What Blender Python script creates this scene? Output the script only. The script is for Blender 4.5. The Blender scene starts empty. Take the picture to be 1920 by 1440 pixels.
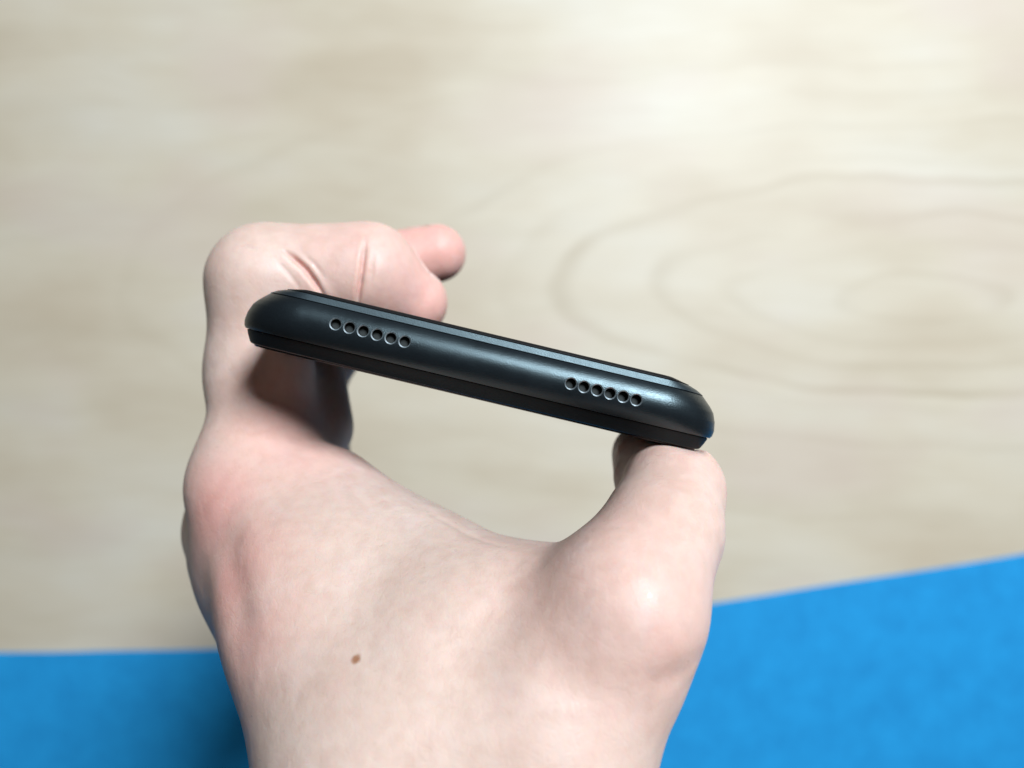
import bpy, bmesh, math, random
import numpy as np
from mathutils import Vector, Matrix

# ------------------------------------------------------------------ camera, world, light, exposure
scene = bpy.context.scene
MM = 0.001
CAM_H = 560.0            # camera height above the desk, mm
cam_data = bpy.data.cameras.new('camera')
cam = bpy.data.objects.new('camera', cam_data)
scene.collection.objects.link(cam)
scene.camera = cam
cam.location = (0, 0, CAM_H*MM)
cam.rotation_euler = (0, 0, 0)
cam_data.sensor_fit = 'HORIZONTAL'
cam_data.sensor_width = 36.0
cam_data.lens = 36.0*1450/1920
cam_data.clip_start = 0.005
cam_data.clip_end = 50
cam_data.dof.use_dof = True
cam_data.dof.focus_distance = 0.1215
cam_data.dof.aperture_fstop = 12.0

world = bpy.data.worlds.new('World')
scene.world = world
world.use_nodes = True
bg = world.node_tree.nodes['Background']
bg.inputs['Color'].default_value = (1.0, 0.93, 0.85, 1)
bg.inputs['Strength'].default_value = 0.03

def area_lamp(name, loc, target, size, power, color):
    d = bpy.data.lights.new(name, 'AREA')
    d.shape = 'RECTANGLE'
    d.size, d.size_y = size
    d.energy = power
    d.color = color
    o = bpy.data.objects.new(name, d)
    o.location = loc
    o.rotation_euler = (Vector(target)-Vector(loc)).to_track_quat('-Z', 'Y').to_euler()
    scene.collection.objects.link(o)
    return o
area_lamp('ceiling_lamp', (0.47, 0.66, 1.44), (0.02, 0.05, 0.2), (0.32, 0.44), 34, (0.91, 0.985, 1.055))

scene.view_settings.view_transform = 'Standard'
scene.view_settings.look = 'None'
scene.view_settings.exposure = 0.0
scene.view_settings.gamma = 1.0
scene.view_settings.use_curve_mapping = False
scene.cycles.use_denoising = True

# ------------------------------------------------------------------ helpers
def new_mat(name):
    m = bpy.data.materials.new(name)
    m.use_nodes = True
    nt = m.node_tree
    b = nt.nodes['Principled BSDF']
    return m, nt, b

def nd(nt, kind, **kw):
    n = nt.nodes.new(kind)
    for k, v in kw.items():
        setattr(n, k, v)
    return n

def mesh_obj(name, verts, faces, mat, parent=None, smooth=True):
    me = bpy.data.meshes.new(name)
    me.from_pydata([tuple(v) for v in verts], [], faces)
    me.update()
    if smooth:
        me.shade_smooth()
    if mat:
        me.materials.append(mat)
    o = bpy.data.objects.new(name, me)
    scene.collection.objects.link(o)
    if parent:
        o.parent = parent
    return o

def ramp(nt, stops, interp='LINEAR'):
    r = nd(nt, 'ShaderNodeValToRGB')
    cr = r.color_ramp
    cr.interpolation = interp
    while len(cr.elements) < len(stops):
        cr.elements.new(0.5)
    for e, (p, c) in zip(cr.elements, stops):
        e.position = p
        e.color = c if len(c) == 4 else (*c, 1)
    return r

def mixc(nt, a, b, fac, blend='MIX'):
    n = nd(nt, 'ShaderNodeMix', data_type='RGBA', blend_type=blend)
    for sock, val in ((n.inputs['Factor'], fac), (n.inputs[6], a), (n.inputs[7], b)):
        if hasattr(val, 'links') or isinstance(val, bpy.types.NodeSocket):
            nt.links.new(val, sock)
        else:
            sock.default_value = val
    return n.outputs[2]

def math_n(nt, op, a, b=None, clamp=False):
    n = nd(nt, 'ShaderNodeMath', operation=op)
    n.use_clamp = clamp
    for i, v in enumerate((a, b)):
        if v is None:
            continue
        if isinstance(v, bpy.types.NodeSocket):
            nt.links.new(v, n.inputs[i])
        else:
            n.inputs[i].default_value = v
    return n.outputs[0]

def noise(nt, vec, scale, detail=3, rough=0.5, dist=0.0):
    n = nd(nt, 'ShaderNodeTexNoise')
    n.inputs['Scale'].default_value = scale
    n.inputs['Detail'].default_value = detail
    n.inputs['Roughness'].default_value = rough
    n.inputs['Distortion'].default_value = dist
    nt.links.new(vec, n.inputs['Vector'])
    return n

def mapping(nt, vec, loc=(0, 0, 0), rot=(0, 0, 0), scale=(1, 1, 1)):
    n = nd(nt, 'ShaderNodeMapping')
    n.inputs['Location'].default_value = loc
    n.inputs['Rotation'].default_value = rot
    n.inputs['Scale'].default_value = scale
    nt.links.new(vec, n.inputs['Vector'])
    return n.outputs[0]

# ------------------------------------------------------------------ materials
def wood_material():
    m, nt, b = new_mat('birch_veneer')
    tc = mapping(nt, nd(nt, 'ShaderNodeTexCoord').outputs['Object'], scale=(350/CAM_H,)*3)
    # warp
    wn = noise(nt, mapping(nt, tc, scale=(5, 9, 1)), 1.0, 3, 0.55)
    wc = nd(nt, 'ShaderNodeVectorMath', operation='SUBTRACT'); nt.links.new(wn.outputs['Color'], wc.inputs[0]); wc.inputs[1].default_value = (0.5, 0.5, 0.5)
    ws = nd(nt, 'ShaderNodeVectorMath', operation='MULTIPLY'); nt.links.new(wc.outputs[0], ws.inputs[0]); ws.inputs[1].default_value = (0.09, 0.045, 0)
    wa = nd(nt, 'ShaderNodeVectorMath', operation='ADD'); nt.links.new(tc, wa.inputs[0]); nt.links.new(ws.outputs[0], wa.inputs[1])
    p = wa.outputs[0]
    # cathedral rings round a centre to the right
    cp = nd(nt, 'ShaderNodeVectorMath', operation='SUBTRACT'); nt.links.new(p, cp.inputs[0]); cp.inputs[1].default_value = (0.180, 0.043, 0)
    q = mapping(nt, cp.outputs[0], rot=(0, 0, math.radians(6)), scale=(0.30, 1.0, 0.0))
    ln = nd(nt, 'ShaderNodeVectorMath', operation='LENGTH'); nt.links.new(q, ln.inputs[0])
    r = ln.outputs['Value']
    stops = [(0.0, 0.0)]
    for rad, amp in ((0.013, 0.75), (0.026, 0.35), (0.037, 0.65), (0.050, 1.0), (0.058, 0.25), (0.073, 0.4), (0.088, 0.15), (0.104, 0.25)):
        p0 = rad/0.12
        stops += [(p0-0.035, 0.04), (p0-0.006, amp), (p0+0.012, 0.02)]
    ring = ramp(nt, [(p0, (v,)*3) for p0, v in stops], 'EASE')
    nt.links.new(math_n(nt, 'DIVIDE', r, 0.12), ring.inputs[0])
    breakup = noise(nt, mapping(nt, tc, scale=(9, 22, 1)), 1.0, 2, 0.5)
    bm = ramp(nt, [(0.34, (0.12, 0.12, 0.12)), (0.60, (1, 1, 1))]); nt.links.new(breakup.outputs['Fac'], bm.inputs[0])
    ringf = math_n(nt, 'MULTIPLY', ring.outputs[0], bm.outputs[0])
    # long soft streaks and blotches
    st = noise(nt, mapping(nt, p, scale=(6, 60, 1)), 1.0, 4, 0.55)
    bl = noise(nt, mapping(nt, tc, loc=(3, 1, 0), scale=(9, 18, 1)), 1.0, 3, 0.5)
    fine = noise(nt, mapping(nt, p, scale=(40, 900, 1)), 1.0, 3, 0.6)
    base = ramp(nt, [(0.30, (0.595, 0.505, 0.375)), (0.5, (0.67, 0.595, 0.465)), (0.72, (0.71, 0.66, 0.555))]); nt.links.new(bl.outputs['Fac'], base.inputs[0])
    c = mixc(nt, base.outputs[0], (0.47, 0.39, 0.27, 1), math_n(nt, 'MULTIPLY', ringf, 0.62))
    sr = ramp(nt, [(0.35, (0.90, 0.885, 0.86)), (0.60, (1, 1, 1))]); nt.links.new(st.outputs['Fac'], sr.inputs[0])
    c = mixc(nt, c, sr.outputs[0], 0.5, 'MULTIPLY')
    fr = ramp(nt, [(0.35, (0.94, 0.93, 0.91)), (0.62, (1, 1, 1))]); nt.links.new(fine.outputs['Fac'], fr.inputs[0])
    c = mixc(nt, c, fr.outputs[0], 0.6, 'MULTIPLY')
    pk = noise(nt, mapping(nt, tc, loc=(7, 4, 0), scale=(11, 20, 1)), 1.0, 2, 0.5)
    pr = ramp(nt, [(0.52, (0, 0, 0)), (0.70, (1, 1, 1))]); nt.links.new(pk.outputs['Fac'], pr.inputs[0])
    c = mixc(nt, c, (0.62, 0.50, 0.425, 1), math_n(nt, 'MULTIPLY', pr.outputs[0], 0.4))
    nt.links.new(c, b.inputs['Base Color'])
    b.inputs['Roughness'].default_value = 0.52
    b.inputs['Specular IOR Level'].default_value = 0.55
    bp = nd(nt, 'ShaderNodeBump'); bp.inputs['Strength'].default_value = 0.08; bp.inputs['Distance'].default_value = 0.0005
    nt.links.new(fine.outputs['Fac'], bp.inputs['Height']); nt.links.new(bp.outputs[0], b.inputs['Normal'])
    return m

def mat_material():
    m, nt, b = new_mat('blue_mat_fabric')
    tc = nd(nt, 'ShaderNodeTexCoord').outputs['Object']
    n1 = noise(nt, tc, 45, 4, 0.6)
    n2 = noise(nt, tc, 700, 2, 0.6)
    r = ramp(nt, [(0.3, (0.016, 0.305, 0.69)), (0.7, (0.02, 0.365, 0.79))]); nt.links.new(n1.outputs['Fac'], r.inputs[0])
    r2 = ramp(nt, [(0.35, (0.80, 0.82, 0.85)), (0.6, (1, 1, 1))]); nt.links.new(n2.outputs['Fac'], r2.inputs[0])
    c = mixc(nt, r.outputs[0], r2.outputs[0], 0.7, 'MULTIPLY')
    nt.links.new(c, b.inputs['Base Color'])
    b.inputs['Roughness'].default_value = 0.75
    b.inputs['Specular IOR Level'].default_value = 0.2
    bp = nd(nt, 'ShaderNodeBump'); bp.inputs['Strength'].default_value = 0.4; bp.inputs['Distance'].default_value = 0.0006
    nt.links.new(n2.outputs['Fac'], bp.inputs['Height']); nt.links.new(bp.outputs[0], b.inputs['Normal'])
    return m

MOLES = [
    [[-21.57, -38.11, 452.9], 0.62],
]

def skin_material():
    m, nt, b = new_mat('skin')
    tc = nd(nt, 'ShaderNodeTexCoord').outputs['Object']
    at = nd(nt, 'ShaderNodeAttribute', attribute_name='flush_shade')
    n1 = noise(nt, tc, 70, 4, 0.6)
    n2 = noise(nt, tc, 420, 3, 0.6)
    r = ramp(nt, [(0.32, (0.565, 0.42, 0.35)), (0.5, (0.595, 0.455, 0.385)), (0.68, (0.615, 0.485, 0.42))]); nt.links.new(n1.outputs['Fac'], r.inputs[0])
    c = mixc(nt, r.outputs[0], (0.74, 0.35, 0.305, 1), math_n(nt, 'MULTIPLY', at.outputs['Fac'], 0.75))
    r2 = ramp(nt, [(0.35, (0.93, 0.89, 0.88)), (0.6, (1, 1, 1))]); nt.links.new(n2.outputs['Fac'], r2.inputs[0])
    c = mixc(nt, c, r2.outputs[0], 0.7, 'MULTIPLY')
    n3 = noise(nt, mapping(nt, tc, loc=(0.3, 0.1, 0.2)), 130, 3, 0.55, 0.4)
    r3 = ramp(nt, [(0.50, (0, 0, 0)), (0.66, (1, 1, 1))]); nt.links.new(n3.outputs['Fac'], r3.inputs[0])
    c = mixc(nt, c, (0.70, 0.43, 0.385, 1), math_n(nt, 'MULTIPLY', r3.outputs[0], 0.10))
    n4 = noise(nt, mapping(nt, tc, loc=(0.7, 0.5, 0.1), scale=(1, 0.45, 1)), 95, 2, 0.5, 0.8)
    r4 = ramp(nt, [(0.485, (0, 0, 0)), (0.5, (1, 1, 1)), (0.515, (0, 0, 0))], 'EASE'); nt.links.new(n4.outputs['Fac'], r4.inputs[0])
    c = mixc(nt, c, (0.50, 0.46, 0.47, 1), math_n(nt, 'MULTIPLY', r4.outputs[0], 0.10))
    for (pos, rad) in MOLES:
        dv = nd(nt, 'ShaderNodeVectorMath', operation='DISTANCE'); nt.links.new(tc, dv.inputs[0]); dv.inputs[1].default_value = [x*MM for x in pos]
        dn = math_n(nt, 'ADD', dv.outputs['Value'], math_n(nt, 'MULTIPLY', math_n(nt, 'SUBTRACT', n2.outputs['Fac'], 0.5), 0.0008))
        mr = nd(nt, 'ShaderNodeMapRange'); mr.interpolation_type = 'SMOOTHSTEP'
        nt.links.new(dn, mr.inputs['Value'])
        mr.inputs['From Min'].default_value = rad*MM*0.5; mr.inputs['From Max'].default_value = rad*MM*1.6
        mr.inputs['To Min'].default_value = 0.9; mr.inputs['To Max'].default_value = 0.0
        c = mixc(nt, c, (0.30, 0.13, 0.06, 1), mr.outputs[0])
    nt.links.new(c, b.inputs['Base Color'])
    b.inputs['Subsurface Weight'].default_value = 0.6
    b.inputs['Subsurface Radius'].default_value = (1.0, 0.35, 0.2)
    b.inputs['Subsurface Scale'].default_value = 0.002
    b.inputs['Specular IOR Level'].default_value = 0.42
    rn = ramp(nt, [(0.3, (0.43, 0.43, 0.43)), (0.7, (0.60, 0.60, 0.60))]); nt.links.new(n2.outputs['Fac'], rn.inputs[0])
    fk = noise(nt, mapping(nt, tc, rot=(0, 0, 0.5), scale=(0.6, 1.4, 1)), 900, 2, 0.5)
    fr = ramp(nt, [(0.66, (0, 0, 0)), (0.72, (1, 1, 1))]); nt.links.new(fk.outputs['Fac'], fr.inputs[0])
    rg = mixc(nt, rn.outputs[0], (0.24, 0.24, 0.24, 1), math_n(nt, 'MULTIPLY', fr.outputs[0], 0.9))
    nt.links.new(rg, b.inputs['Roughness'])
    # skin relief: cross-hatched fine lines plus pores
    v = nd(nt, 'ShaderNodeTexVoronoi', feature='DISTANCE_TO_EDGE'); v.inputs['Scale'].default_value = 1300
    wv = noise(nt, tc, 260, 3, 0.6, 0.6)
    nt.links.new(mapping(nt, tc, rot=(0.3, 0.2, 0.6), scale=(1.0, 0.55, 0.8)), v.inputs['Vector'])
    vr = ramp(nt, [(0.0, (0, 0, 0)), (0.12, (1, 1, 1))]); nt.links.new(v.outputs['Distance'], vr.inputs[0])
    b1 = nd(nt, 'ShaderNodeBump'); b1.inputs['Strength'].default_value = 0.085; b1.inputs['Distance'].default_value = 0.00025
    nt.links.new(vr.outputs[0], b1.inputs['Height'])
    b2 = nd(nt, 'ShaderNodeBump'); b2.inputs['Strength'].default_value = 0.2; b2.inputs['Distance'].default_value = 0.0006
    nt.links.new(wv.outputs['Fac'], b2.inputs['Height']); nt.links.new(b1.outputs[0], b2.inputs['Normal'])
    b3 = nd(nt, 'ShaderNodeBump'); b3.inputs['Strength'].default_value = 0.1; b3.inputs['Distance'].default_value = 0.002
    nt.links.new(n1.outputs['Fac'], b3.inputs['Height']); nt.links.new(b2.outputs[0], b3.inputs['Normal'])
    nt.links.new(b3.outputs[0], b.inputs['Normal'])
    return m

def satin_material(name, col, rough, metallic, speck=0.5, spec=0.55):
    m, nt, b = new_mat(name)
    tc = nd(nt, 'ShaderNodeTexCoord').outputs['Object']
    n = noise(nt, tc, 5200, 2, 0.7)
    n2 = noise(nt, tc, 160, 3, 0.6)
    r = ramp(nt, [(0.35, tuple(x*0.75 for x in col)), (0.62, tuple(min(1, x*1.25) for x in col))]); nt.links.new(n.outputs['Fac'], r.inputs[0])
    nt.links.new(r.outputs[0], b.inputs['Base Color'])
    rr = ramp(nt, [(0.3, (rough-0.05,)*3), (0.7, (rough+0.06,)*3)]); nt.links.new(n2.outputs['Fac'], rr.inputs[0])
    nt.links.new(rr.outputs[0], b.inputs['Roughness'])
    b.inputs['Metallic'].default_value = metallic
    b.inputs['Specular IOR Level'].default_value = spec
    b.inputs['Specular Tint'].default_value = (0.68, 0.92, 1.0, 1)
    bp = nd(nt, 'ShaderNodeBump'); bp.inputs['Strength'].default_value = speck; bp.inputs['Distance'].default_value = 0.00008
    nt.links.new(n.outputs['Fac'], bp.inputs['Height']); nt.links.new(bp.outputs[0], b.inputs['Normal'])
    return m

def plain_material(name, col, rough, metallic=0.0, spec=0.5):
    m, nt, b = new_mat(name)
    tc = nd(nt, 'ShaderNodeTexCoord').outputs['Object']
    n = noise(nt, tc, 400, 3, 0.6)
    r = ramp(nt, [(0.3, tuple(x*0.85 for x in col)), (0.7, tuple(min(1, x*1.12) for x in col))]); nt.links.new(n.outputs['Fac'], r.inputs[0])
    nt.links.new(r.outputs[0], b.inputs['Base Color'])
    b.inputs['Roughness'].default_value = rough
    b.inputs['Metallic'].default_value = metallic
    b.inputs['Specular IOR Level'].default_value = spec
    return m

MAT_WOOD = wood_material()
MAT_BLUE = mat_material()
MAT_SKIN = skin_material()
MAT_FRAME = satin_material('dark_satin_metal', (0.006, 0.008, 0.010), 0.32, 0.0, 0.4, 0.68)
MAT_SHELL = satin_material('dark_satin_shell', (0.011, 0.015, 0.019), 0.40, 0.0, 0.35, 0.75)
MAT_BACK = plain_material('black_back_panel', (0.006, 0.006, 0.007), 0.55, 0.0, 0.10)
MAT_DISP = satin_material('dark_display_frame', (0.005, 0.006, 0.007), 0.5, 0.0, 0.3, 0.22)
MAT_GLASS = plain_material('black_display_glass', (0.004, 0.004, 0.005), 0.12)
MAT_RIM = satin_material('bare_hole_edge', (0.36, 0.42, 0.45), 0.42, 0.9, 0.1)
MAT_HOLE = plain_material('hole_wall', (0.008, 0.008, 0.009), 0.6)
MAT_MESH = plain_material('speaker_mesh_grey', (0.022, 0.027, 0.027), 0.6, 0.0, 0.3)
MAT_NAIL = plain_material('fingernail', (0.72, 0.50, 0.44), 0.3)

# ------------------------------------------------------------------ desk and blue mat
def build_desk():
    w, d, t = 2.8, 2.2, 0.022
    bm = bmesh.new()
    bmesh.ops.create_cube(bm, size=1.0)
    for v in bm.verts:
        v.co = Vector((v.co.x*w, v.co.y*d, v.co.z*t - t/2))
    bmesh.ops.bevel(bm, geom=bm.edges[:], offset=0.002, segments=3, affect='EDGES', profile=0.5)
    me = bpy.data.meshes.new('wooden_desk'); bm.to_mesh(me); bm.free()
    me.materials.append(MAT_WOOD)
    o = bpy.data.objects.new('wooden_desk', me)
    scene.collection.objects.link(o)
    o['kind'] = 'structure'
    return o
build_desk()

MAT_EDGE = [[-1400, -192], [-700, -194], [-369.4, -194.3], [-292.5, -193.2], [-209.7, -191.6], [-100.1, -186.6], [15.4, -177.0], [144.3, -158.9], [230.9, -145.1], [369.4, -123.1], [600, -80], [1000, 20], [1400, 140]]

def build_blue_mat():
    pts = np.array(MAT_EDGE)
    xs = np.linspace(-900, 900, 181)
    # smooth edge through the measured points (Catmull-Rom on the polyline)
    def cr(p0, p1, p2, p3, t):
        return 0.5*((2*p1) + (-p0+p2)*t + (2*p0-5*p1+4*p2-p3)*t*t + (-p0+3*p1-3*p2+p3)*t**3)
    dense = []
    for i in range(1, len(pts)-2):
        for t in np.linspace(0, 1, 20, endpoint=False):
            dense.append(cr(pts[i-1], pts[i], pts[i+1], pts[i+2], t))
    dense = np.array(dense)
    ys = np.interp(xs, dense[:, 0], dense[:, 1])
    ym = np.interp(xs, dense[:, 0], dense[:, 1])
    prof = [(0.0, 0.2), (0.0, 1.3), (0.25, 1.75), (0.8, 2.0)]
    verts, faces = [], []
    rows = len(prof)+2
    for x, y in zip(xs, ys):
        for (dy, z) in prof:
            verts.append((x*MM, (y-dy)*MM, z*MM))
        verts.append((x*MM, -0.60, 2.0*MM))
        verts.append((x*MM, -0.60, 0.2*MM))
    for i in range(len(xs)-1):
        for j in range(rows):
            a = i*rows+j; b = i*rows+(j+1) % rows
            faces.append((a, b, b+rows, a+rows))
    faces.append(tuple(range(rows)))
    faces.append(tuple((len(xs)-1)*rows + j for j in reversed(range(rows))))
    o = mesh_obj('desk_mat', verts, faces, MAT_BLUE, smooth=False)
    o['label'] = 'bright blue mat with a curved edge lying on the wooden desk'
    o['category'] = 'mat'
    return o
build_blue_mat()

# ------------------------------------------------------------------ phone
PH_ANG = -math.radians(13.4)
PH_C = (-5.15, 2.50)         # centre of the end face, mm
PH_TOP = CAM_H - 121.0       # height of the end's crown, mm
PH_LEN = 152.0
phone_mat4 = Matrix.Translation((PH_C[0]*MM, PH_C[1]*MM, PH_TOP*MM)) @ Matrix.Rotation(PH_ANG, 4, 'Z')

def rounded_rect(U, zt, zb, R, n=16, n_long=24):
    # loop in the (u, z) plane, clockwise; the corner centres stay put from row to row
    uc = 29.0
    ru, rt, rb = U-uc, R+zt, R-(zb+PH_LEN)
    out = []
    for sx, zc, rz, a0 in ((1, -R, rt, 90), (1, -PH_LEN+R, rb, 0), (-1, -PH_LEN+R, rb, -90), (-1, -R, rt, -180)):
        for k in range(n+1):
            a = math.radians(a0 - 90.0*k/n)
            out.append((sx*uc+ru*math.cos(a), zc+rz*math.sin(a)))
        if a0 in (0, -180):
            x0, z0 = out[-1]
            for k in range(1, n_long):
                out.append((x0 + (-2*uc if a0 == 0 else 2*uc)*k/n_long, z0))
    return out

def slab(name, rows, mat, parent, R=9.0, smooth=True):
    """rows: (v, half width, end drop) from front to back; lofted and closed."""
    verts, faces = [], []
    n = None
    for (v, U, drop) in rows:
        lp = rounded_rect(U, -drop, -PH_LEN+drop, R)
        n = len(lp)
        for (u, z) in lp:
            verts.append((u*MM, v*MM, z*MM))
    for i in range(len(rows)-1):
        for j in range(n):
            a = i*n+j; b = i*n+(j+1) % n
            faces.append((a, a+n, b+n, b))
    faces.append(tuple(range(n)))
    faces.append(tuple(reversed(range((len(rows)-1)*n, len(rows)*n))))
    o = mesh_obj(name, verts, faces, mat, parent, smooth=False)
    me = o.data
    bm = bmesh.new(); bm.from_mesh(me)
    bmesh.ops.recalc_face_normals(bm, faces=bm.faces[:])
    bm.to_mesh(me); bm.free()
    me.shade_smooth()
    try:
        me.set_sharp_from_angle(angle=math.radians(28))
    except Exception:
        pass
    return o

def build_phone():
    root = bpy.data.objects.new('smartphone', None)
    scene.collection.objects.link(root)
    root.matrix_world = phone_mat4 @ Matrix.Translation((0, 0, 0))
    root['label'] = 'black smartphone held end-on in the hand, two rows of speaker holes'
    root['category'] = 'phone'
    def side(v):
        return float(np.interp(v, [-4.7, -4.4, -3.6, -2.6, -2.0, -1.1, 0.3, 1.77, 2.6, 4.16, 4.8, 5.3, 5.85],
                                  [38.3, 38.7, 39.1, 39.7, 40.15, 40.25, 40.0, 39.4, 38.7, 37.0, 35.8, 34.2, 31.2]))
    RAD = 4.4; VC = 0.9
    def drop(v):
        return RAD - math.sqrt(max(RAD*RAD-(v-VC)**2, 0.0))
    fr = [(v, side(v), drop(v)) for v in np.linspace(-2.40, 4.08, 40)]
    fr = [(-2.42, fr[0][1]-0.35, fr[0][2]+0.35)] + fr + [(4.13, fr[-1][1]-0.25, fr[-1][2]+0.3)]
    frame = slab('frame', fr, MAT_FRAME, root)
    d0 = drop(4.08)
    sh = [(4.14, side(4.14)-0.3, d0+0.30), (4.18, side(4.18)-0.02, d0+0.05), (4.22, side(4.22), d0-0.02)]
    for v in np.linspace(4.3, 5.15, 8):
        sh.append((v, side(v), d0-0.02+(v-4.22)*0.24))
    sh += [(5.2, side(5.2)-0.15, sh[-1][2]+0.08), (5.24, side(5.24)-0.35, sh[-1][2]+0.45)]
    slab('back_shell', sh, MAT_SHELL, root, R=8.5)
    e0 = sh[-3][2]
    bk = [(5.25, side(5.25)-0.25, e0+0.30), (5.32, side(5.3)-0.05, e0+0.12), (5.45, side(5.45), e0+0.16), (5.65, side(5.65), e0+0.40), (5.80, side(5.80), e0+0.9), (5.88, side(5.85)-1.0, e0+2.2)]
    slab('back_panel', bk, MAT_BACK, root, R=8.0)
    f0 = fr[1][2]
    ds = [(-4.72, 37.6, f0+3.0), (-4.68, 38.15, f0+2.5), (-4.55, 38.5, f0+2.2), (-4.30, 38.7, f0+2.05), (-3.6, 39.05, f0+1.45), (-3.0, 39.3, f0+0.85), (-2.55, 39.45, f0+0.45), (-2.44, 39.2, f0+0.6)]
    slab('display_rim', ds, MAT_DISP, root, R=8.6)
    gl = [(-5.02, 37.4, f0+3.6), (-4.98, 37.65, f0+3.3), (-4.80, 37.8, f0+3.1), (-4.73, 37.8, f0+3.1)]
    slab('display_glass', gl, MAT_GLASS, root, R=8.2)
    # speaker holes cut into the end of the frame
    holes = []
    for c0, c1, v0, v1 in ((-23.45, -12.30, 1.50, 1.34), (14.55, 25.10, 0.98, 0.86)):
        for k in range(6):
            t = k/5
            holes.append((c0+(c1-c0)*t, v0+(v1-v0)*t))
    NS = 28
    cv, cf = [], []
    cutter_prof = [(1.02, 0.6), (1.02, 0.02), (0.82, -0.15), (0.82, -1.7)]
    cm = []
    for (u, v) in holes:
        base = len(cv)
        z0 = -drop(v)
        tilt = math.asin(max(-1, min(1, (v-VC)/RAD)))
        for (r, z) in cutter_prof:
            for k in range(NS):
                a = 2*math.pi*k/NS
                # follow the slope of the surface for the two upper rings
                dv = r*math.sin(a)
                zz = z0 + z + ((-(drop(v+dv)-drop(v))) if z > -1.0 else 0.0)
                cv.append(((u+r*math.cos(a))*MM, (v+dv)*MM, zz*MM))
        nr = len(cutter_prof)
        for i in range(nr-1):
            for k in range(NS):
                a = base+i*NS+k; b = base+i*NS+(k+1) % NS
                cf.append((a, a+NS, b+NS, b)); cm.append(1 if i == 1 else 2 if i > 1 else 0)
        cf.append(tuple(base+k for k in range(NS))); cm.append(0)
        cf.append(tuple(reversed([base+(nr-1)*NS+k for k in range(NS)]))); cm.append(2)
    frame.data.materials.append(MAT_RIM)
    frame.data.materials.append(MAT_HOLE)
    cut = mesh_obj('cutter', cv, cf, None, root, smooth=False)
    for mm_ in (MAT_FRAME, MAT_RIM, MAT_HOLE):
        cut.data.materials.append(mm_)
    cut.data.polygons.foreach_set('material_index', cm)
    bm = bmesh.new(); bm.from_mesh(cut.data)
    bmesh.ops.recalc_face_normals(bm, faces=bm.faces[:])
    bm.to_mesh(cut.data); bm.free()
    md = frame.modifiers.new('holes', 'BOOLEAN')
    md.operation = 'DIFFERENCE'; md.solver = 'EXACT'; md.object = cut
    bpy.context.view_layer.update()
    dg = bpy.context.evaluated_depsgraph_get()
    new = bpy.data.meshes.new_from_object(frame.evaluated_get(dg))
    frame.modifiers.clear()
    old = frame.data
    frame.data = new
    new.name = 'frame'
    bpy.data.objects.remove(cut)
    # the mesh discs at the bottom of the holes
    gv, gf = [(0, 0, 0)], []
    NG = 20
    for ring, (r, z) in enumerate(((0.45, 0.03), (0.835, 0.0))):
        for k in range(NG):
            a = 2*math.pi*k/NG
            gv.append((r*math.cos(a)*MM, r*math.sin(a)*MM, z*MM))
    gv[0] = (0, 0, 0.03*MM)
    for k in range(NG):
        gf.append((0, 1+k, 1+(k+1) % NG))
        gf.append((1+k, 1+NG+k, 1+NG+(k+1) % NG, 1+(k+1) % NG))
    gm = None
    for (u, v) in holes:
        if gm is None:
            o = mesh_obj('speaker_mesh', gv, gf, MAT_MESH, root); gm = o.data
        else:
            o = bpy.data.objects.new('speaker_mesh', gm); scene.collection.objects.link(o); o.parent = root
        o.location = (u*MM, v*MM, (-drop(v)-1.35)*MM)
    return root
build_phone()

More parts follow.
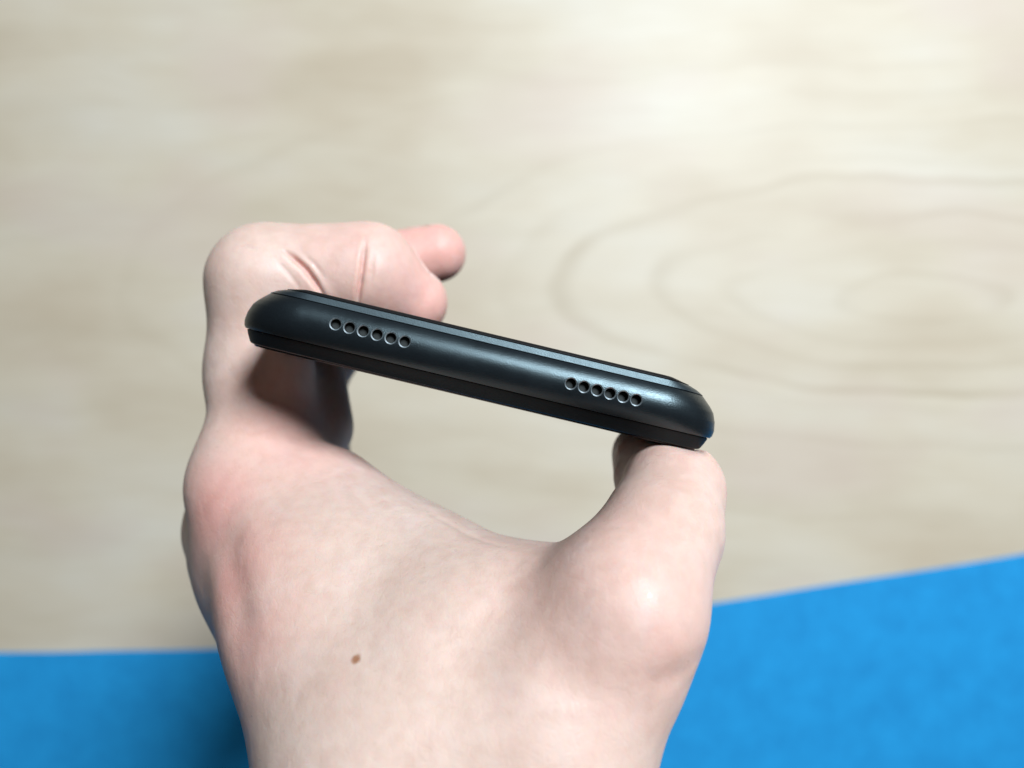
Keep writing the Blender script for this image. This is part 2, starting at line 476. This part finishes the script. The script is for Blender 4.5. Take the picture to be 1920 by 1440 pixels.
# ------------------------------------------------------------------ hand (one continuous surface from a smooth distance field, millimetres)
PALM = [
    ['c', [-49.36, -18.22, 409.0], [-16.0, -60.0, 444.0], 10.4, 17.0, 9],
    ['c', [-54.83, -21.72, 410.0], [-50.83, -34.7, 412.0], 6.0, 6.0, 10],
    ['c', [-53.06, -34.65, 403.0], [-28.91, -52.4, 429.0], 9.2, 13, 11],
    ['c', [-58.97, -31.1, 393.0], [-15, -62, 430.0], 9.9, 16, 11],
    ['c', [-53, -33, 374.0], [-16, -66, 418.0], 10.5, 16, 8],
    ['c', [-50, -40, 359.0], [-16, -66, 418.0], 9.5, 16, 8],
    ['t', [-49.36, -18.22, 409.0], [-50, -40, 359.0], [-16, -66, 418.0], 8.5, 8],
    ['c', [-35.52, -22.46, 412.0], [-14.68, -33.02, 427.0], 9.6, 8.0, 6],
    ['c', [-14.68, -33.02, 427.0], [3.42, -36.34, 436.0], 8.0, 7.2, 6],
    ['c', [3.42, -36.77, 436.0], [14.52, -33.08, 443.0], 7.0, 7.2, 6],
    ['t', [-34.7, -27.56, 412.0], [8.21, -41.03, 441.0], [-6.34, -53.93, 445.0], 8.5, 10],
    ['c', [-24.39, -34.7, 424.0], [-7.45, -40.97, 440.0], 10.5, 11.2, 10],
    ['c', [-7.45, -40.97, 440.0], [-6.23, -52.99, 447.0], 11.2, 12.6, 10],
    ['c', [-41.48, -28.19, 414.0], [-32.47, -37.61, 427.0], 10.8, 11.2, 12],
    ['c', [-32.47, -37.61, 427.0], [-18.71, -53.46, 446.0], 11.2, 11.8, 12],
    ['t', [4.21, -38.7, 438.0], [16.39, -31.48, 450.0], [2.4, -48.8, 444.0], 7.6, 11],
    ['c', [3.14, -53.46, 446.0], [12.36, -40.94, 448.0], 12.4, 9.8, 9],
    ['c', [12.36, -40.94, 448.0], [16.39, -31.48, 450.0], 9.8, 8.4, 9],
    ['c', [-47.82, 3.64, 384.0], [-44.49, -9.27, 392.0], 9.3, 9.9, 9],
    ['c', [3.06, -57.41, 449.0], [3.83, -52.06, 449.0], 13.9, 12.6, 8],
    ['c', [3.06, -57.41, 449.0], [6, -190, 436.0], 13.9, 18, 10],
    ['c', [-16.0, -60.0, 444.0], [-16, -190, 432.0], 18.6, 25, 10],
    ['c', [-16, -66, 418.0], [-10, -190, 410.0], 19, 24, 10],
]

FINGERS = {
    'index': [
        ['c', [-49.36, -18.22, 409.0], [-51.32, 2.17, 403.0], 9.6, 9.8, 4],
        ['c', [-51.32, 2.17, 403.0], [-50.14, 20.44, 404.0], 9.8, 10.8, 4],
        ['c', [-50.14, 20.44, 404.0], [-29.23, 21.87, 403.0], 10.4, 9.7, 3],
        ['c', [-49.27, 23.17, 403.0], [-29.42, 23.97, 402.0], 8.2, 8.0, 4],
        ['c', [-29.23, 21.87, 403.0], [-20.32, 16.99, 399.0], 9.5, 6.9, 3],
    ],
    'middle': [
        ['c', [-58.97, -31.1, 393.0], [-57, 16, 382.0], 9.4, 9.2, 4],
        ['c', [-57, 16, 382.0], [-36, 26.5, 378.0], 9.2, 8.4, 3],
        ['c', [-36, 26.5, 378.0], [-17.57, 30.75, 378.0], 8.4, 6.7, 3],
    ],
    'ring': [
        ['c', [-53, -33, 374.0], [-53, 10, 365.0], 10.5, 8.8, 4],
        ['c', [-53, 10, 365.0], [-40, 21, 364.0], 8.6, 7.6, 3],
        ['c', [-40, 21, 364.0], [-32, 22, 364.0], 7.6, 6.4, 3],
    ],
    'little': [
        ['c', [-50, -40, 359.0], [-53, 2, 351.0], 9.5, 7.6, 4],
        ['c', [-53, 2, 351.0], [-42, 15, 350.0], 7.5, 6.8, 3],
        ['c', [-42, 15, 350.0], [-36, 16, 350.0], 6.8, 5.8, 3],
    ],
    'thumb': [
        ['c', [16.39, -31.48, 450.0], [23.17, -23.17, 440.0], 8.7, 8.1, 6],
        ['c', [23.17, -23.17, 440.0], [26.75, -17.66, 432.0], 8.1, 7.8, 6],
        ['c', [26.75, -17.66, 432.0], [26.59, -13.93, 407.0], 7.2, 6.0, 4],
        ['c', [24.02, -19.25, 419.0], [24.99, -13.75, 409.0], 4.8, 4.4, 4],
    ],
}

CREASES = [
    [[[-44.4, 26.16, 413.0], [-41.65, 24.16, 413.4], [-39.4, 22.03, 413.5], [-37.46, 19.24, 413.2], [-36.11, 16.73, 412.1], [-35.81, 14.92, 410.8]], 1.15, 0.5],
    [[[-45.05, 23.53, 414.2], [-42.79, 21.65, 414.0], [-40.85, 19.01, 413.4], [-39.73, 16.3, 412.3]], 0.22, 0.5],
    [[[-40.58, 25.36, 412.9], [-37.43, 22.66, 413.3], [-35.26, 19.65, 413.1]], 0.18, 0.5],
    [[[-26.47, 25.45, 412.4], [-26.56, 21.29, 413.0], [-27.15, 17.35, 412.0]], 0.16, 0.4],
    [[[-52.32, 25.16, 414.1], [-50.18, 26.0, 413.9], [-47.69, 25.16, 414.1]], 0.15, 0.5],
    [[[-43.53, 25.51, 413.2], [-40.41, 23.24, 413.5], [-37.94, 20.03, 413.3], [-36.26, 17.11, 412.3]], 0.4, 2.8],
    [[[-28.07, 28.79, 410.9], [-28.14, 25.4, 412.7], [-28.43, 22.26, 413.3], [-28.89, 19.26, 413.0], [-29.54, 16.35, 411.8], [-30.39, 13.53, 409.1]], 0.85, 0.42],
    [[[-28.08, 28.08, 411.4], [-28.35, 23.29, 413.2], [-29.44, 16.35, 411.8]], 0.25, 2.0],
    [[[-16.88, -20.53, 427.7], [-12.43, -22.19, 431.3], [-7.74, -23.91, 435.3], [-2.49, -25.03, 439.8], [2.03, -25.35, 442.2]], 0.14, 0.7],
    [[[24.69, -38.85, 455.3], [20.99, -38.1, 459.2], [18.24, -38.89, 460.2], [15.77, -40.45, 460.6]], 0.45, 2.2],
    [[[-52.52, -21.57, 424.0], [-47.19, -28.23, 432.1], [-43.68, -32.76, 438.2], [-40.74, -38.8, 442.8], [-37.37, -44.38, 447.1]], 0.9, 4.0],
    [[[-21.34, -27.9, 441.0], [-12.38, -37.14, 454.4], [-7.39, -47.02, 462.6]], -0.3, 4.0],
    [[[3.66, -30.0, 453.9], [2.81, -36.58, 458.0], [0.0, -46.63, 463.4]], -0.25, 3.2],
    [[[10.91, -40.24, 461.1], [6.11, -41.44, 461.5], [0.0, -40.73, 459.9]], -0.15, 1.6],
]

BUMPS = [
    [[22.15, -12.89, 414.0], [23.54, -13.54, 409.0], 2.0, 2.0, 1.6],
    [[21.25, -16.65, 418.0], [22.91, -17.54, 413.0], 2.1, 2.0, 1.6],
    [[21.51, -19.51, 422.0], [22.92, -20.37, 418.0], 2.0, 2.0, 1.8],
]

FLUSH_SHADE = [  # skin redness at joints and tips, plus a painted shade strip
    [[-50.14, 20.44, 404.0], 18, 0.12],
    [[-29.23, 21.87, 403.0], 14, 0.6],
    [[-20.32, 16.99, 399.0], 15, 0.95],
    [[-17.57, 30.75, 378.0], 17, 1.0],
    [[-36, 26.5, 378.0], 15, 0.8],
    [[16.39, -31.48, 450.0], 15, 0.5],
    [[26.75, -17.66, 432.0], 14, 0.35],
    [[-49.36, -18.22, 409.0], 15, 0.35],
    [[-52.99, -22.51, 424.0], 11, 1.0],  # reddish shade where the back of the hand turns away, painted as colour
    [[-46.19, -31.08, 434.8], 11, 0.9],  # painted shade strip, middle
    [[-41.43, -39.0, 442.2], 10, 0.7],  # painted shade strip, wrist end
    [[-40.06, -10.01, 414.8], 15, 0.6],
    [[20.63, -34.38, 460.3], 9, 0.4],
]

NAILS = [
    [[-29.23, 21.87, 403.0], [-20.32, 16.99, 399.0], [0.35, 0.85, -0.25], 4.6, 10.5],
    [[-36, 26.5, 378.0], [-17.57, 30.75, 378.0], [0.0, 0.9, -0.35], 4.4, 10.0],
    [[-40, 21, 364.0], [-32, 22, 364.0], [0, 0.9, -0.3], 4.2, 9.5],
    [[-42, 15, 350.0], [-36, 16, 350.0], [0, 0.9, -0.3], 3.6, 8],
    [[26.75, -17.66, 432.0], [26.59, -13.93, 407.0], [0.6, -0.75, -0.2], 5.6, 11.5],
]

def smin(a, b, k):
    h = np.maximum(k-np.abs(a-b), 0.0)/k
    return np.minimum(a, b) - h*h*k*0.25

def smax(a, b, k):
    return -smin(-a, -b, k)

def sd_cone(p, a, b, ra, rb):
    a = np.asarray(a, np.float32); b = np.asarray(b, np.float32)
    ab = b-a
    t = np.clip(((p-a)@ab)/float(ab@ab), 0, 1)
    d = p-a-t[:, None]*ab
    return np.sqrt((d*d).sum(1)) - (ra+(rb-ra)*t)

def sd_tri(p, a, b, c, r):
    a, b, c = (np.asarray(x, np.float32) for x in (a, b, c))
    n = np.cross(b-a, c-a); n = n/np.linalg.norm(n)
    inside = np.ones(len(p), bool)
    best = None
    for (s, e) in ((a, b), (b, c), (c, a)):
        ed = e-s
        inside &= ((p-s)@np.cross(n, ed)) >= 0
        t = np.clip(((p-s)@ed)/float(ed@ed), 0, 1)
        d = p-s-t[:, None]*ed
        d = (d*d).sum(1)
        best = d if best is None else np.minimum(best, d)
    pl = (p-a)@n
    return np.sqrt(np.where(inside, pl*pl, best)) - r

def prim(p, q):
    return sd_cone(p, *q[1:5]) if q[0] == 'c' else sd_tri(p, *q[1:5])

PH_INV = np.array(phone_mat4.inverted())
def sd_phone(p):
    q = p*MM @ PH_INV[:3, :3].T.astype(np.float32) + PH_INV[:3, 3].astype(np.float32)
    q = q/MM
    v = q[:, 1]
    U = np.interp(v, [-5, -2.0, 0.3, 1.8, 2.6, 4.2, 5.3, 5.9], [38.4, 40.3, 40.1, 39.5, 38.8, 37.1, 34.4, 31.5])
    return np.maximum.reduce([np.abs(q[:, 0])-U, v-5.95, -5.05-v, q[:, 2]+1.0]).astype(np.float32)

def sdf(p):
    p = p.astype(np.float32)
    palm = None
    for q in PALM:
        d = prim(p, q)
        palm = d if palm is None else smin(palm, d, q[5])
    fing = None
    for name, chain in FINGERS.items():
        f = None
        for q in chain:
            d = prim(p, q)
            f = d if f is None else smin(f, d, q[5])
        fing = f if fing is None else smin(fing, f, 1.2)
    r = smin(palm, fing, 6.0)
    for (a, b, ra, rb, k) in BUMPS:
        r = smin(r, sd_cone(p, a, b, ra, rb), k)
    r = smax(r, -sd_phone(p), 1.0)
    return r

def surface_nets(f, lo, hi, h):
    n = np.ceil((np.asarray(hi)-np.asarray(lo))/h).astype(int)
    C = 6
    n = ((n+C-1)//C)*C
    nc = n//C
    ax = [lo[i]+(np.arange(nc[i])+0.5)*h*C - 0.5*h for i in range(3)]
    g = np.stack(np.meshgrid(*ax, indexing='ij'), -1).reshape(-1, 3)
    cd = np.concatenate([f(x) for x in np.array_split(g, max(1, len(g)//200000))]).reshape(nc)
    near = np.abs(cd) < h*C*1.6+2.0
    vol = np.repeat(np.repeat(np.repeat(cd, C, 0), C, 1), C, 2).astype(np.float32)
    mask = np.repeat(np.repeat(np.repeat(near, C, 0), C, 1), C, 2)
    idx = np.argwhere(mask)
    pts = np.asarray(lo)+idx*h
    vals = np.concatenate([f(x) for x in np.array_split(pts, max(1, len(pts)//300000))])
    vol[idx[:, 0], idx[:, 1], idx[:, 2]] = vals
    s = vol < 0
    # active cells
    c8 = [s[i:s.shape[0]-1+i, j:s.shape[1]-1+j, k:s.shape[2]-1+k] for i in (0, 1) for j in (0, 1) for k in (0, 1)]
    cnt = sum(c.astype(np.int8) for c in c8)
    act = (cnt > 0) & (cnt < 8)
    cid = -np.ones(act.shape, np.int64)
    ci = np.argwhere(act)
    cid[act] = np.arange(len(ci))
    acc = np.zeros((len(ci), 3)); num = np.zeros(len(ci))
    corners = [(i, j, k) for i in (0, 1) for j in (0, 1) for k in (0, 1)]
    for a in corners:
        for axis in range(3):
            if a[axis]:
                continue
            b = list(a); b[axis] = 1
            va = vol[ci[:, 0]+a[0], ci[:, 1]+a[1], ci[:, 2]+a[2]]
            vb = vol[ci[:, 0]+b[0], ci[:, 1]+b[1], ci[:, 2]+b[2]]
            m = (va < 0) != (vb < 0)
            t = np.where(m, va/np.where(m, va-vb, 1), 0)
            pos = np.array(a, float)[None, :].repeat(len(ci), 0)
            pos[:, axis] += t
            acc[m] += pos[m]; num[m] += 1
    verts = np.asarray(lo)+(ci+acc/num[:, None])*h
    quads = []
    for axis in range(3):
        o1, o2 = [(1, 2), (2, 0), (0, 1)][axis]
        sl0 = [slice(None)]*3; sl1 = [slice(None)]*3
        sl0[axis] = slice(0, -1); sl1[axis] = slice(1, None)
        e = np.argwhere(s[tuple(sl0)] != s[tuple(sl1)])
        e = e[(e[:, o1] > 0) & (e[:, o2] > 0) & (e[:, o1] < act.shape[o1]) & (e[:, o2] < act.shape[o2]) & (e[:, axis] < act.shape[axis])]
        ins = s[e[:, 0], e[:, 1], e[:, 2]]
        def cc(d1, d2):
            x = e.copy(); x[:, o1] -= d1; x[:, o2] -= d2
            return cid[x[:, 0], x[:, 1], x[:, 2]]
        q = np.stack([cc(1, 1), cc(0, 1), cc(0, 0), cc(1, 0)], 1)
        q[~ins] = q[~ins][:, ::-1]
        quads.append(q)
    return verts, np.concatenate(quads)

def project(verts, steps=1, damp=0.8):
    for it in range(steps):
        e = 0.08
        d0 = sdf(verts)
        g = np.stack([sdf(verts+np.eye(3)[i]*e)-d0 for i in range(3)], 1)/e
        gl = np.maximum((g*g).sum(1), 0.15)
        verts = verts - damp*(np.clip(d0, -0.6, 0.6)/gl)[:, None]*g
    return verts

def seg_dist(verts, pts):
    best = np.full(len(verts), 1e9)
    pts = np.array(pts)
    for a, b in zip(pts[:-1], pts[1:]):
        ab = b-a
        t = np.clip(((verts-a)@ab)/(ab@ab), 0, 1)
        best = np.minimum(best, np.linalg.norm(verts-a-t[:, None]*ab, axis=1))
    return best

def end_fade(verts, pts):
    # a fold runs out softly at its ends
    pts = np.array(pts)
    L = np.linalg.norm(np.diff(pts, axis=0), axis=1).sum()
    d = np.minimum(np.linalg.norm(verts-pts[0], axis=1), np.linalg.norm(verts-pts[-1], axis=1))
    return np.clip(d/(0.3*L), 0.0, 1.0)**1.3

def refine_folds(verts, quads):
    # split the faces round the sharp skin folds so that they stay crisp
    near = np.zeros(len(verts), bool)
    for pts, depth, width in CREASES:
        if width < 1.0:
            near |= seg_dist(verts, pts) < 2.6
    bm = bmesh.new()
    bv = [bm.verts.new(v) for v in verts]
    for q in quads:
        try:
            bm.faces.new([bv[i] for i in q])
        except ValueError:
            pass
    bm.verts.index_update()
    ed = [e for e in bm.edges if near[e.verts[0].index] and near[e.verts[1].index]]
    n0 = len(verts)
    bmesh.ops.subdivide_edges(bm, edges=ed, cuts=2, use_grid_fill=True)
    bm.verts.index_update()
    vs = np.array([v.co[:] for v in bm.verts])
    new = np.zeros(len(vs), bool); new[n0:] = True
    vs[new] = project(vs[new], 2, 0.8)
    # press the folds in (or raise tendons and veins) along the surface normal
    tot = np.zeros(len(vs)); crease = np.zeros(len(vs))
    for pts, depth, width in CREASES:
        d = seg_dist(vs, pts)
        w = np.exp(-(d/width)**2)*end_fade(vs, pts)
        tot += depth*w
        if depth > 0.3 and width < 1.0:
            crease = np.maximum(crease, np.exp(-(d/(width*1.6))**2)*end_fade(vs, pts))
            tot -= 0.10*depth*np.exp(-((d-width*2.4)/(width*1.4))**2)*end_fade(vs, pts)
    m = np.abs(tot) > 0.003
    e = 0.15
    q = vs[m]
    d0 = sdf(q)
    g = np.stack([sdf(q+np.eye(3)[i]*e)-d0 for i in range(3)], 1)
    g /= np.maximum(np.linalg.norm(g, axis=1), 1e-6)[:, None]
    vs[m] = q - g*tot[m][:, None]
    faces = [[v.index for v in f.verts] for f in bm.faces]
    bm.free()
    return vs, faces, crease

def fingernail(a, b, up, hw, ln, hand):
    ax = (b-a)/np.linalg.norm(b-a)
    up = up - ax*(up@ax); up /= np.linalg.norm(up)
    sd = np.cross(ax, up)
    nu, nv = 9, 9
    grid = []
    for i in range(nv):
        t = i/(nv-1)
        c = b + ax*(-ln*0.62+ln*t)
        ww = hw*(1-0.30*max(0, (t-0.65)/0.35)**2-0.18*max(0, (0.2-t)/0.2)**2)
        for j in range(nu):
            u = -1+2*j/(nu-1)
            bow = -ln*0.10*u*u*(1 if t > 0.5 else -0.6)
            grid.append(c + sd*ww*u + ax*bow + up*9.0)
    grid = np.array(grid)
    # drop every point on to the finger along the nail's own direction
    tt = np.zeros(len(grid))
    for it in range(60):
        d = sdf(grid-up*tt[:, None])
        tt = np.minimum(tt + np.clip(d, -1, 2)*0.7, 15)
    base = grid - up*tt[:, None]
    verts = np.concatenate([base+up*0.14, base-up*0.5])*MM
    n = nu*nv
    faces = []
    for i in range(nv-1):
        for j in range(nu-1):
            q = i*nu+j
            faces.append((q, q+1, q+nu+1, q+nu)); faces.append((q+n, q+nu+n, q+nu+1+n, q+1+n))
    rim = [j for j in range(nu)]+[i*nu+nu-1 for i in range(1, nv)]+[(nv-1)*nu+j for j in range(nu-2, -1, -1)]+[i*nu for i in range(nv-2, 0, -1)]
    for p, q in zip(rim, rim[1:]+rim[:1]):
        faces.append((p, p+n, q+n, q))
    o = mesh_obj('fingernail', verts, faces, MAT_NAIL, hand)
    bm = bmesh.new(); bm.from_mesh(o.data); bmesh.ops.recalc_face_normals(bm, faces=bm.faces[:]); bm.to_mesh(o.data); bm.free()
    return o

def build_hand():
    h = 0.6
    verts, quads = surface_nets(sdf, (-80, -205, CAM_H-230), (45, 48, CAM_H-75), h)
    # two rounds of smoothing and projection back on to the surface
    for it in range(2):
        acc = np.zeros_like(verts); num = np.zeros(len(verts))
        for a, b in ((0, 1), (1, 2), (2, 3), (3, 0)):
            np.add.at(acc, quads[:, a], verts[quads[:, b]]); np.add.at(num, quads[:, a], 1)
        verts = 0.4*verts + 0.6*acc/num[:, None]
        e = 0.15
        d0 = sdf(verts)
        g = np.stack([sdf(verts+np.eye(3)[i]*e)-d0 for i in range(3)], 1)/e
        gl = np.maximum((g*g).sum(1), 0.15)
        verts = verts - 0.8*(np.clip(d0, -1, 1)/gl)[:, None]*g
    verts, quads, crease = refine_folds(verts, quads)
    me = bpy.data.meshes.new('hand')
    me.vertices.add(len(verts)); me.vertices.foreach_set('co', (verts*MM).astype(np.float32).ravel())
    tot = np.array([len(f) for f in quads], np.int32)
    flat = np.fromiter((i for f in quads for i in f), np.int32)
    me.loops.add(len(flat)); me.loops.foreach_set('vertex_index', flat)
    me.polygons.add(len(quads)); me.polygons.foreach_set('loop_start', (np.cumsum(tot)-tot).astype(np.int32))
    me.update(calc_edges=True)
    me.validate()
    me.shade_smooth()
    fl = np.zeros(len(verts))
    for (c, r, a) in FLUSH_SHADE:
        d = np.linalg.norm(verts-np.array(c), axis=1)
        fl = np.maximum(fl, a*np.exp(-(d/r)**2))
    fl = np.clip(np.maximum(fl, crease*0.75), 0, 1.25)
    at = me.attributes.new('flush_shade', 'FLOAT', 'POINT')
    at.data.foreach_set('value', fl.astype(np.float32))
    me.materials.append(MAT_SKIN)
    o = bpy.data.objects.new('hand', me)
    scene.collection.objects.link(o)
    o['label'] = 'bare left hand and wrist gripping the black smartphone over the desk'
    o['category'] = 'hand'
    for k, (a, b, up, hw, ln) in enumerate(NAILS):
        fingernail(np.array(a), np.array(b), np.array(up), hw, ln, o)
    return o
build_hand()
